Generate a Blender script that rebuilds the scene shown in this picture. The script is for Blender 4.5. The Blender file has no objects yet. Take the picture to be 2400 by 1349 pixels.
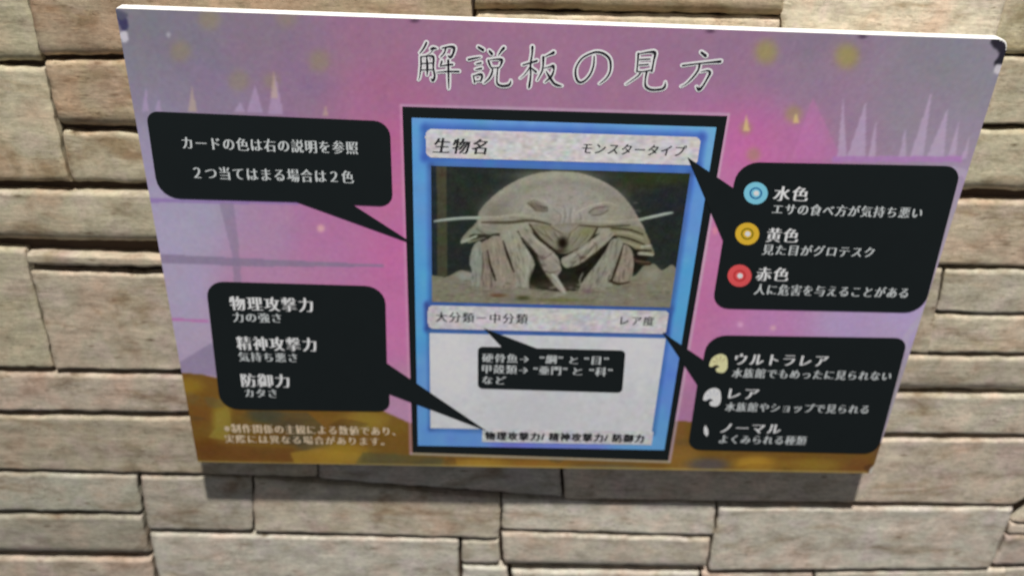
import bpy, math, random
import numpy as np
from mathutils import Vector, Matrix, noise

random.seed(7)
C = bpy.context.scene.collection

# ------------------------------------------------------------------ camera
F_PX, CX, CY = 2043.85, 1200.0, 674.5          # focal length in pixels of the 2400 x 1349 photograph
SIGN_W = 0.60                                   # sign width in metres
TILT = math.radians(3.5)                        # the top of the sign leans out from the wall
GAP = 0.029                                     # front of the sign's foot to the wall plane

def homography(src, dst):
    A = []
    for (x, y), (u, v) in zip(src, dst):
        A.append([x, y, 1, 0, 0, 0, -u*x, -u*y, -u])
        A.append([0, 0, 0, x, y, 1, -v*x, -v*y, -v])
    return np.linalg.svd(np.array(A, float))[2][-1].reshape(3, 3)

# pose of the camera against the sign, solved from the sign's four corners
H = homography([(0, 0), (1, 0), (0, 1), (1, 1)], [(269, 18), (2368, 92), (463, 1082), (2043, 1109)])
K = np.array([[F_PX, 0, CX], [0, F_PX, CY], [0, 0, 1]])
M = np.linalg.inv(K) @ H
if M[2, 2] < 0: M = -M
a = np.linalg.norm(M[:, 0]); b = np.linalg.norm(M[:, 1])
SIGN_H = SIGN_W * b / a
ex = M[:, 0] / a                                # sign right, in camera axes (x right, y down, z ahead)
ed = M[:, 1] / b; ed = ed - ex * (ex @ ed); ed /= np.linalg.norm(ed)   # sign down
en = np.cross(ex, ed)                           # into the sign
t_tl = M[:, 2] / a * SIGN_W                     # top left corner in camera axes
# world axes: X right along the wall, Y into the wall, Z up
X_w = np.array([1.0, 0, 0])
D_w = np.array([0, math.sin(TILT), -math.cos(TILT)])
N_w = np.cross(X_w, D_w)
R = np.column_stack([X_w, D_w, N_w]) @ np.column_stack([ex, ed, en]).T   # camera axes -> world
TL_w = np.array([-SIGN_W/2, -GAP, 0.0]) - D_w * SIGN_H
CAM = TL_w - R @ t_tl

def ray(px, py):
    return R @ np.array([(px-CX)/F_PX, (py-CY)/F_PX, 1.0])
def wall_pt(px, py, y=0.0):                     # photograph point -> (X, Z) on the wall plane
    d = ray(px, py); s = (y-CAM[1])/d[1]
    p = CAM + d*s
    return p[0], p[2]
def sign_pt(px, py):                            # photograph point -> (u right, v up from the sign's foot centre)
    d = ray(px, py); s = ((TL_w-CAM) @ N_w)/(d @ N_w)
    p = CAM + d*s - TL_w
    return p @ X_w - SIGN_W/2, SIGN_H - p @ D_w
def sign_to_px(u, v):                           # arrays of sign coordinates -> photograph coordinates
    P = TL_w[:, None] + X_w[:, None]*(u+SIGN_W/2) + D_w[:, None]*(SIGN_H-v) - CAM[:, None]
    Q = R.T @ P
    return Q[0]/Q[2]*F_PX+CX, Q[1]/Q[2]*F_PX+CY

cam_data = bpy.data.cameras.new('camera')
cam = bpy.data.objects.new('camera', cam_data); C.objects.link(cam)
Rb = R @ np.diag([1, -1, -1])
mw = Matrix([list(Rb[i]) + [CAM[i]] for i in range(3)] + [[0, 0, 0, 1]])
cam.matrix_world = mw
cam_data.sensor_fit = 'HORIZONTAL'; cam_data.sensor_width = 36.0
cam_data.lens = F_PX/2400*36.0
cam_data.clip_start = 0.01; cam_data.clip_end = 50
cam_data.dof.use_dof = True                     # the phone focused slightly short of the sign
cam_data.dof.focus_distance = 0.46
cam_data.dof.aperture_fstop = 7.6
bpy.context.scene.camera = cam

# ------------------------------------------------------------------ light
sc = bpy.context.scene
world = bpy.data.worlds.new('World'); sc.world = world; world.use_nodes = True
bg = world.node_tree.nodes['Background']
bg.inputs[0].default_value = (0.86, 0.90, 1.0, 1); bg.inputs[1].default_value = 0.15

def area(name, loc, target, size, size_y, power, col):
    l = bpy.data.lights.new(name, 'AREA'); l.shape = 'RECTANGLE'; l.size = size; l.size_y = size_y
    l.energy = power; l.color = col
    o = bpy.data.objects.new(name, l); C.objects.link(o); o.location = loc
    o.rotation_euler = (Vector(target)-Vector(loc)).to_track_quat('-Z', 'Y').to_euler()
    return o
area('ceiling_lamp', (0.03, -1.26, 2.95), (0, 0, 0.1), 0.13, 0.10, 140, (1.0, 0.972, 0.93))
sc.view_settings.view_transform = 'Standard'; sc.view_settings.look = 'None'
sc.view_settings.exposure = 0.0; sc.view_settings.gamma = 1.0

# ------------------------------------------------------------------ helpers
def lin(c):
    c = np.asarray(c, float)/255.0
    return np.where(c <= 0.04045, c/12.92, ((c+0.055)/1.055)**2.4)
E_SIGN = 0.66
def ink(c):                                     # printed colour as albedo
    return np.clip(lin(c)/E_SIGN, 0, 0.86)

def material(name, rgb, rough=0.6, spec=0.3):
    m = bpy.data.materials.new(name); m.use_nodes = True
    nt = m.node_tree; p = nt.nodes['Principled BSDF']
    tc = nt.nodes.new('ShaderNodeTexCoord'); n = nt.nodes.new('ShaderNodeTexNoise')
    n.inputs['Scale'].default_value = 60; n.inputs['Detail'].default_value = 4
    nt.links.new(tc.outputs['Object'], n.inputs['Vector'])
    mix = nt.nodes.new('ShaderNodeMix'); mix.data_type = 'RGBA'
    rgb = [float(x) for x in rgb]
    mix.inputs['A'].default_value = (*[x*0.93 for x in rgb], 1)
    mix.inputs['B'].default_value = (*[min(1, x*1.07) for x in rgb], 1)
    nt.links.new(n.outputs['Fac'], mix.inputs['Factor'])
    nt.links.new(mix.outputs['Result'], p.inputs['Base Color'])
    p.inputs['Roughness'].default_value = rough; p.inputs['Specular IOR Level'].default_value = spec
    return m
def ink_mat(name, c, rough=0.5): return material(name, ink(c), rough, 0.12)

def print_material(name, rough=0.55):
    m = bpy.data.materials.new(name); m.use_nodes = True
    nt = m.node_tree; p = nt.nodes['Principled BSDF']
    at = nt.nodes.new('ShaderNodeVertexColor'); at.layer_name = 'ink'
    tc = nt.nodes.new('ShaderNodeTexCoord'); n = nt.nodes.new('ShaderNodeTexNoise')
    n.inputs['Scale'].default_value = 300; n.inputs['Detail'].default_value = 3
    nt.links.new(tc.outputs['Object'], n.inputs['Vector'])
    mr = nt.nodes.new('ShaderNodeMapRange'); mr.inputs['To Min'].default_value = 0.94; mr.inputs['To Max'].default_value = 1.06
    nt.links.new(n.outputs['Fac'], mr.inputs['Value'])
    vm = nt.nodes.new('ShaderNodeVectorMath'); vm.operation = 'SCALE'
    nt.links.new(at.outputs['Color'], vm.inputs[0]); nt.links.new(mr.outputs['Result'], vm.inputs['Scale'])
    nt.links.new(vm.outputs[0], p.inputs['Base Color'])
    p.inputs['Roughness'].default_value = rough; p.inputs['Specular IOR Level'].default_value = 0.15
    return m

def link(name, mesh, mat, parent=None):
    o = bpy.data.objects.new(name, mesh); C.objects.link(o)
    if mat: mesh.materials.append(mat)
    if parent: o.parent = parent
    return o
def tag(o, label=None, cat=None, kind=None, group=None):
    if label: o['label'] = label
    if cat: o['category'] = cat
    if kind: o['kind'] = kind
    if group: o['group'] = group
    return o

def smooth(pts, n=6, closed=True):              # Catmull-Rom through the points (any dimension)
    P = [np.array(p, float) for p in pts]; out = []; L = len(P)
    for i in range(L if closed else L-1):
        p1, p2 = P[i], P[(i+1) % L]
        p0 = P[i-1] if (closed or i > 0) else p1
        p3 = P[(i+2) % L] if (closed or i+2 < L) else p2
        for k in range(n):
            t = k/n
            out.append(0.5*(2*p1+(p2-p0)*t+(2*p0-5*p1+4*p2-p3)*t*t+(3*p1-p0-3*p2+p3)*t**3))
    if not closed: out.append(P[-1])
    return out

def inside(poly, X, Y):
    r = np.zeros(X.shape, bool); n = len(poly)
    for i in range(n):
        x1, y1 = poly[i][:2]; x2, y2 = poly[(i+1) % n][:2]
        if y1 == y2: continue
        c = ((y1 > Y) != (y2 > Y)) & (X < (x2-x1)*(Y-y1)/(y2-y1)+x1)
        r ^= c
    return r

# ------------------------------------------------------------------ the stone-clad wall
def stone_material():
    m = bpy.data.materials.new('weathered_stone'); m.use_nodes = True
    nt = m.node_tree; p = nt.nodes['Principled BSDF']; N = nt.nodes; L = nt.links
    tc = N.new('ShaderNodeTexCoord'); oi = N.new('ShaderNodeObjectInfo')
    off = N.new('ShaderNodeVectorMath'); off.operation = 'SCALE'
    off.inputs[0].default_value = (37.1, 11.7, 53.3); L.new(oi.outputs['Random'], off.inputs['Scale'])
    add = N.new('ShaderNodeVectorMath'); add.operation = 'ADD'
    L.new(tc.outputs['Object'], add.inputs[0]); L.new(off.outputs[0], add.inputs[1])
    def mapped(sx, sy, sz):
        mp = N.new('ShaderNodeMapping'); mp.inputs['Scale'].default_value = (sx, sy, sz)
        L.new(add.outputs[0], mp.inputs['Vector']); return mp.outputs[0]
    def nz(vec, scale, detail, rough=0.6, dist=0.0):
        n = N.new('ShaderNodeTexNoise'); n.inputs['Scale'].default_value = scale
        n.inputs['Detail'].default_value = detail; n.inputs['Roughness'].default_value = rough
        n.inputs['Distortion'].default_value = dist
        L.new(vec, n.inputs['Vector']); return n.outputs['Fac']
    def ramp(v, stops):
        r = N.new('ShaderNodeValToRGB'); e = r.color_ramp.elements
        while len(e) < len(stops): e.new(0.5)
        for i, (pos, col) in enumerate(stops): e[i].position = pos; e[i].color = (*col, 1)
        L.new(v, r.inputs[0]); return r.outputs[0]
    def mix(kind, fac, A, B):
        x = N.new('ShaderNodeMix'); x.data_type = 'RGBA'; x.blend_type = kind
        if isinstance(fac, float): x.inputs['Factor'].default_value = fac
        else: L.new(fac, x.inputs['Factor'])
        for s, k in ((A, 'A'), (B, 'B')):
            if isinstance(s, tuple): x.inputs[k].default_value = (*s, 1)
            else: L.new(s, x.inputs[k])
        return x.outputs['Result']
    big = nz(mapped(1, 1, 1), 26, 4)
    tint = ramp(big, [(0.30, (1.07, 0.95, 0.88)), (0.42, (1.04, 1.0, 0.95)), (0.52, (0.96, 1.0, 0.93)), (0.60, (1.0, 1.0, 1.0)), (0.72, (1.06, 0.97, 1.02))])
    cloud = nz(mapped(1.0, 1, 1.8), 40, 5, 0.6, 0.3)
    kval = ramp(cloud, [(0.28, (0.68, 0.65, 0.60)), (0.48, (0.98, 0.98, 0.97)), (0.72, (1.24, 1.23, 1.21))])
    streak = nz(mapped(1.0, 1, 7.0), 46, 7, 0.72, 0.4)
    val = ramp(streak, [(0.26, (0.72, 0.69, 0.65)), (0.42, (0.93, 0.92, 0.91)), (0.58, (1.04, 1.04, 1.03)), (0.76, (1.24, 1.22, 1.18))])
    fine = nz(mapped(1, 1, 1.8), 210, 5, 0.8)
    fval = ramp(fine, [(0.30, (0.72, 0.70, 0.66)), (0.5, (1, 1, 1)), (0.72, (1.22, 1.21, 1.19))])
    crack = nz(mapped(0.7, 1, 7.5), 15, 6, 0.60, 1.3)
    cval = ramp(crack, [(0.40, (1, 1, 1)), (0.480, (1, 1, 1)), (0.490, (0.22, 0.17, 0.13)), (0.500, (1.2, 1.18, 1.14)), (0.515, (1, 1, 1))])
    cr_mask = ramp(nz(mapped(1, 1, 1), 11, 2), [(0.50, (0, 0, 0)), (0.57, (1, 1, 1))])
    pit = N.new('ShaderNodeTexVoronoi'); pit.inputs['Scale'].default_value = 42; L.new(mapped(1, 1, 3.2), pit.inputs['Vector'])
    pval = ramp(pit.outputs['Distance'], [(0.0, (0.30, 0.24, 0.19)), (0.12, (0.62, 0.57, 0.52)), (0.22, (1, 1, 1)), (1.0, (1, 1, 1))])
    pm = ramp(nz(mapped(1, 1, 1), 30, 1), [(0.56, (0, 0, 0)), (0.62, (1, 1, 1))])
    c = mix('MULTIPLY', 1.0, oi.outputs['Color'], tint)
    c = mix('MULTIPLY', 1.0, c, kval); c = mix('MULTIPLY', 1.0, c, val); c = mix('MULTIPLY', 1.0, c, fval)
    c = mix('MULTIPLY', cr_mask, c, cval); c = mix('MULTIPLY', pm, c, pval)
    stain = ramp(nz(mapped(1, 1, 2.6), 13, 5, 0.65, 0.8), [(0.30, (0.62, 0.53, 0.44)), (0.40, (0.88, 0.84, 0.80)), (0.48, (1, 1, 1)), (0.66, (1.0, 1.0, 1.0)), (0.76, (1.14, 1.14, 1.15))])
    c = mix('MULTIPLY', 1.0, c, stain)
    L.new(c, p.inputs['Base Color'])
    h = N.new('ShaderNodeMath'); h.operation = 'MULTIPLY_ADD'; h.inputs[1].default_value = 0.8
    L.new(fine, h.inputs[0]); L.new(streak, h.inputs[2])
    bp = N.new('ShaderNodeBump'); bp.inputs['Strength'].default_value = 0.5; bp.inputs['Distance'].default_value = 0.0010
    L.new(h.outputs[0], bp.inputs['Height']); L.new(bp.outputs[0], p.inputs['Normal'])
    p.inputs['Roughness'].default_value = 0.82; p.inputs['Specular IOR Level'].default_value = 0.25
    return m
STONE = stone_material()
mortar = material('dark_joint', (0.085, 0.060, 0.044), 0.95, 0.1)

wx0, wz1 = -0.62, 0.62
bm_v = [(-1.1, 0.010, -0.60), (1.1, 0.010, -0.60), (1.1, 0.010, 0.95), (-1.1, 0.010, 0.95),
        (-1.1, 0.060, -0.60), (1.1, 0.060, -0.60), (1.1, 0.060, 0.95), (-1.1, 0.060, 0.95)]
me = bpy.data.meshes.new('stone_wall')
me.from_pydata(bm_v, [], [(0, 1, 2, 3), (5, 4, 7, 6), (4, 5, 1, 0), (3, 2, 6, 7), (4, 0, 3, 7), (1, 5, 6, 2)])
wall = link('stone_wall', me, mortar)
tag(wall, 'wall clad in beige split stone blocks with dark joints, behind the tilted sign', 'wall')

E_WALL = 0.635
XL = wall_pt(-60, 1400)[0]; XR = wall_pt(2470, 1400)[0]
ZB = min(wall_pt(0, 1440)[1], wall_pt(2400, 1440)[1]); ZT = max(wall_pt(0, -170)[1], wall_pt(2400, -170)[1])
def stone(corners, col=(160, 148, 128), proud=0.0, gap=2.0, rb=0.0022, rt=0.0012, rs=0.0014, db=0.006, rough=0.75, world_q=False):
    """corners TL, TR, BR, BL in photograph pixels, joint centre to joint centre; rb/rt/rs = edge rounding in metres"""
    q = [np.array(c if world_q else wall_pt(*c), float) for c in corners]
    if not world_q:                             # stones that leave the picture run on to common lines beyond it
        for p_, c in zip(q, corners):
            if c[0] < 0: p_[0] = XL
            if c[0] > 2400: p_[0] = XR
            if c[1] < 0: p_[1] = ZT
            if c[1] > 1349: p_[1] = ZB
    cen = sum(q)/4
    w = (np.linalg.norm(q[1]-q[0])+np.linalg.norm(q[2]-q[3]))/2
    h = (np.linalg.norm(q[3]-q[0])+np.linalg.norm(q[2]-q[1]))/2
    g = gap*0.00018
    nx = max(10, min(90, int(w/0.0040))); nz_ = max(8, min(34, int(h/0.0030)))
    seed = random.random()*100
    # non-uniform parameters: denser towards the edges
    def params(n, length):
        t = np.linspace(0, 1, n+1); e = 0.5-0.5*np.cos(np.pi*t)
        return 0.55*t+0.45*e
    us, vs = params(nx, w), params(nz_, h)
    V = []; Fc = []
    for v in vs:
        for u in us:
            p = (q[0]*(1-u)+q[1]*u)*(1-v)+(q[3]*(1-u)+q[2]*u)*v
            # inset by the half joint, and an uneven hand-split outline
            dx0, dx1, dz0, dz1 = u*w, (1-u)*w, v*h, (1-v)*h
            n1 = noise.fractal((p[0]*38+seed, 3.1, p[1]*9), 0.6, 2.0, 3)
            n2 = noise.fractal((p[0]*9, seed, p[1]*45), 0.6, 2.0, 3)
            n1 += 0.5*noise.noise((p[0]*170+seed, 2.2, p[1]*20)); n2 += 0.5*noise.noise((p[0]*20, seed, p[1]*190))
            s = lambda d: max(0.0, 1-d/0.010)
            gx = g*0.55; px = p[0] + (gx+0.0013*(n2+0.15))*s(dx0) - (gx+0.0013*(n2+0.15))*s(dx1)
            pz = p[1] - (g+0.0013*(n1+0.15))*s(dz0) + (g+0.0013*(n1+0.15))*s(dz1)
            y = -proud
            def rnd(d, r, dep):
                if d >= r: return 0.0
                k = 1-d/r; return dep*(1-math.sqrt(max(0.0, 1-k*k)))
            y += rnd(dz1, rb, db) + rnd(dz0, rt, 0.0022) + rnd(dx0, rs, 0.002) + rnd(dx1, rs, 0.002)
            y -= 0.0007*rough*noise.fractal((p[0]*16+seed, 1.7, p[1]*48), 0.8, 2.1, 4)
            V.append((px-cen[0], y, pz-cen[1]))
    nc = nx+1
    for j in range(nz_):
        for i in range(nx):
            A = j*nc+i; Fc.append((A, A+nc, A+nc+1, A+1))
    # returns back to the joint
    rim = [i for i in range(nc)] + [j*nc+nx for j in range(1, nz_+1)] + [nz_*nc+i for i in range(nx-1, -1, -1)] + [j*nc for j in range(nz_-1, 0, -1)]
    base = len(V)
    k = len(rim)
    for r_ in rim: V.append(V[r_])             # doubled rim: the face and its returns meet in a hard arris
    for r_ in rim: V.append((V[r_][0], 0.0105, V[r_][2]))
    for i in range(k):
        Fc.append((base+i, base+(i+1) % k, base+k+(i+1) % k, base+k+i))
    me = bpy.data.meshes.new('stone'); me.from_pydata(V, [], Fc)
    for pl in me.polygons: pl.use_smooth = True
    o = link('stone', me, STONE, wall); o.location = (cen[0], 0, cen[1])
    col = np.array(col, float); col = (col*0.62+col.mean()*np.array([1.05, 0.99, 0.985])*0.38)*random.uniform(0.93, 1.05)
    al = np.clip(lin(col)/E_WALL, 0, 0.8)
    o.color = (*[float(x) for x in al], 1)
    return o

tan, warm, pink, grn, gry, lighter = (160, 147, 124), (158, 140, 112), (162, 145, 130), (152, 148, 126), (160, 153, 140), (176, 168, 150)  # stone colours; the last one is the palest
S = stone
# row above the sign
S([(-420, -190), (20, -190), (97, 149), (-330, 149)], (158, 150, 120), .001, 4, rb=.010)
S([(20, -190), (1110, -175), (1108, 136), (97, 134)], (158, 138, 110), .002, 4, rb=.010)
S([(1110, -170), (1836, -150), (1836, 38), (1112, 24)], (160, 144, 114), .005, 3, rb=.012, db=.008)
S([(1112, 24), (1836, 38), (1826, 140), (1108, 136)], (178, 164, 138), 0, 3)
S([(1836, -150), (2396, -150), (2318, 140), (1826, 140)], (190, 180, 158), .003, 3)
S([(2396, -150), (2780, -150), (2640, 128), (2318, 130)], (168, 160, 124), .001, 4, rb=.005)
# second course, left and right of the sign
S([(-330, 154), (103, 156), (166, 433), (-260, 428)], (156, 146, 120), .002, 4, rb=.007)
S([(104, 138), (420, 140), (450, 312), (140, 300)], (160, 140, 110), .003, 6, rb=.014, db=.012)
S([(141, 304), (450, 318), (480, 440), (167, 434)], (150, 140, 116), .000, 6, rs=.010, rb=.006)
S([(420, 140), (1250, 138), (1240, 300), (450, 312)], tan); S([(450, 318), (1240, 300), (1240, 440), (480, 440)], tan)
S([(1250, 138), (2318, 130), (2270, 298), (1240, 300)], (160, 154, 130), .001, 4)
S([(2318, 130), (2640, 128), (2560, 296), (2270, 296)], (166, 158, 132), .001, 5)
S([(2270, 297), (2560, 296), (2500, 455), (2225, 455)], (158, 150, 124), .003, 10, rb=.014, db=.014)
S([(1240, 300), (2270, 297), (2225, 455), (1240, 450)], tan)
# third course
S([(-260, 438), (620, 452), (640, 584), (-230, 566)], (158, 149, 124), .003, 8, rb=.015, db=.014)
S([(620, 452), (1400, 455), (1390, 600), (640, 590)], tan)
S([(1400, 455), (2225, 462), (2170, 626), (1390, 626)], tan)
S([(2225, 466), (2505, 466), (2420, 626), (2165, 626)], (168, 152, 128), .002, 8, rb=.005)
S([(-230, 572), (56, 580), (128, 866), (-150, 862)], (152, 144, 118), .001, 5)
S([(60, 586), (650, 604), (650, 634), (64, 624)], (160, 148, 126), .004, 8, rb=.005)
S([(68, 628), (660, 646), (690, 872), (130, 868)], (156, 144, 124), .002, 9)
S([(660, 604), (1300, 610), (1290, 876), (690, 872)], tan); S([(1300, 626), (2165, 628), (2110, 742), (1290, 740)], tan)
# right column
S([(2165, 628), (2212, 628), (2178, 832), (2110, 826)], (160, 150, 128), .001, 4)
S([(2216, 629), (2560, 628), (2500, 735), (2192, 734)], (168, 160, 140), .002, 4)
S([(2190, 736), (2500, 737), (2450, 828), (2168, 828)], (166, 156, 134), .002, 3)
S([(2120, 830), (2450, 830), (2410, 920), (2090, 918)], (160, 150, 130), .003, 6, rb=.014, db=.013)
S([(1290, 742), (2110, 742), (2090, 918), (1290, 910)], tan)
S([(2060, 920), (2560, 922), (2480, 1020), (2020, 1016)], (168, 160, 142), .002, 7)
S([(1290, 912), (2058, 920), (2018, 1016), (1290, 1012)], tan)
S([(1322, 1018), (2440, 1022), (2376, 1180), (1320, 1168)], (170, 156, 138), .003, 9)
S([(2444, 1022), (2700, 1022), (2640, 1228), (2370, 1226)], (170, 160, 142), .001, 5)
S([(2368, 1228), (2640, 1230), (2630, 1254), (2360, 1252)], (168, 152, 138), 0, 4)
S([(2360, 1254), (2630, 1256), (2600, 1324), (2322, 1324)], (160, 150, 140), .001, 5)
# left, lower
S([(-150, 868), (436, 876), (450, 968), (-120, 963)], (156, 142, 126), .002, 5)
S([(438, 876), (1290, 880), (1290, 976), (450, 970)], tan)
S([(-120, 969), (742, 978), (744, 1118), (-90, 1096)], (158, 146, 124), .002, 4)
S([(744, 980), (1300, 990), (1318, 1166), (746, 1122)], (150, 144, 134), .001, 5)
S([(-90, 1102), (322, 1110), (332, 1200), (-60, 1194)], (154, 152, 136), .002, 4)
S([(-60, 1202), (334, 1204), (354, 1302), (-30, 1296)], (150, 143, 126), .003, 6, rb=.013, db=.012)
S([(-30, 1304), (356, 1306), (376, 1440), (0, 1440)], (158, 144, 128), .002, 6)
# bottom band
S([(326, 1112), (590, 1116), (594, 1243), (350, 1240)], (158, 150, 136), .002, 4)
S([(594, 1118), (1172, 1166), (1170, 1260), (596, 1246)], (160, 150, 132), .002, 4)
S([(350, 1246), (1076, 1260), (1080, 1470), (392, 1450)], (170, 165, 153), .002, 3)
S([(1080, 1264), (1171, 1262), (1172, 1322), (1082, 1320)], (164, 158, 142), .001, 4)
S([(1082, 1324), (1190, 1326), (1194, 1470), (1086, 1470)], (166, 164, 152), .002, 4)
S([(1176, 1168), (1678, 1180), (1670, 1254), (1176, 1240)], (180, 175, 162), .002, 3)
S([(1176, 1242), (1668, 1256), (1656, 1334), (1180, 1326)], (164, 156, 142), .003, 6, rb=.013, db=.012)
S([(1682, 1182), (2374, 1184), (2318, 1328), (1658, 1332)], (180, 174, 161), .004, 5)
S([(1198, 1336), (1640, 1340), (1630, 1480), (1200, 1470)], (180, 176, 164), .001, 4)
S([(1644, 1340), (1906, 1336), (1900, 1480), (1636, 1480)], (172, 160, 146), .002, 4)
S([(1910, 1336), (2360, 1330), (2330, 1480), (1904, 1480)], (182, 176, 160), .002, 4)
S([(2322, 1330), (2600, 1328), (2580, 1480), (2300, 1480)], (170, 160, 144), .000, 4)

# courses beyond the edge of the picture
def courses(x0, x1, z0, z1):
    z = z1
    while z > z0+.001:
        h_ = random.uniform(.038, .075)
        if z-h_ < z0+.025: h_ = z-z0
        x = x0
        while x < x1-.001:
            w_ = random.uniform(.13, .30)
            if x+w_ > x1-.08: w_ = x1-x
            c = random.choice([tan, warm, pink, grn, gry, lighter])
            stone([(x, z), (x+w_, z), (x+w_, z-h_), (x, z-h_)], c, random.uniform(0, .004), 4, world_q=True)
            x += w_
        z -= h_
courses(-1.1, XL, ZB, ZT); courses(XR, 1.1, ZB, ZT); courses(-1.1, 1.1, -.60, ZB); courses(-1.1, 1.1, ZT, .95)

# ------------------------------------------------------------------ the sign
sign = bpy.data.objects.new('information_sign', None); C.objects.link(sign)
sign.empty_display_size = 0.05
sign.location = (0, -GAP, 0)
sign.rotation_euler = (TILT, 0, 0)              # local X right, local Z up the face, local -Y towards the viewer
tag(sign, 'tilted foam board sign with pink art, giant isopod card and black speech balloons', 'sign')

THICK = 0.010
def place(us, vs, d): return [(float(u), -float(d), float(v)) for u, v in zip(us, vs)]
def flat(name, poly_uv, d, mat, parent):        # a printed shape d metres proud of the board
    me = bpy.data.meshes.new(name)
    V = [(float(p[0]), -d, float(p[1])) for p in poly_uv]
    me.from_pydata(V, [], [tuple(range(len(V)))])
    me.update()
    if me.polygons[0].normal.y > 0: me.flip_normals()
    return link(name, me, mat, parent)

# board: rounded slab
def outline(w, h, r, n=5):
    pts = []
    for cx, cz, a0 in ((w/2-r[1], h-r[1], 90), (w/2-r[2], r[2], 0), (-w/2+r[3], r[3], -90), (-w/2+r[0], h-r[0], -180)):
        rr = {90: r[1], 0: r[2], -90: r[3], -180: r[0]}[a0]
        for k in range(n+1):
            t = math.radians(a0-90*k/n); pts.append((cx+rr*math.cos(t), cz+rr*math.sin(t)))
    return pts
white_foam = material('white_foam', (0.84, 0.83, 0.80), 0.7, 0.2)
ol = outline(SIGN_W, SIGN_H, (0.002, 0.007, 0.002, 0.002))
V = []; n = len(ol); cx0, cz0 = 0, SIGN_H/2
for (s, y) in ((0.9985, 0.0), (1.0, 0.0008), (1.0, THICK-0.0008), (0.9985, THICK)):
    for (x, z) in ol: V.append((x*s, y, cz0+(z-cz0)*s))
Fc = [tuple(range(n-1, -1, -1)), tuple(3*n+i for i in range(n))]
for L_ in range(3):
    for i in range(n):
        Fc.append((L_*n+i, L_*n+(i+1) % n, (L_+1)*n+(i+1) % n, (L_+1)*n+i))
me = bpy.data.meshes.new('foam_board'); me.from_pydata(V, [], Fc); me.update()
import bmesh
bm = bmesh.new(); bm.from_mesh(me); bmesh.ops.recalc_face_normals(bm, faces=bm.faces); bm.to_mesh(me); bm.free()
board = link('foam_board', me, white_foam, sign)

# battens that hold it off the wall, behind the board
for x in (-0.16, 0.16):
    z0, z1 = 0.10, SIGN_H-0.10
    yb = lambda z: GAP + 0.004 - z*math.tan(TILT)*-1
    V = []
    for z in (z0, z1):
        back = (GAP + z*math.sin(TILT))/math.cos(TILT) - 0.001
        V += [(x-.012, THICK, z), (x+.012, THICK, z), (x+.012, back, z), (x-.012, back, z)]
    me = bpy.data.meshes.new('batten'); me.from_pydata(V, [], [(3, 2, 1, 0), (4, 5, 6, 7), (0, 1, 5, 4), (1, 2, 6, 5), (2, 3, 7, 6), (3, 0, 4, 7)])
    link('batten', me, white_foam, sign)

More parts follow.
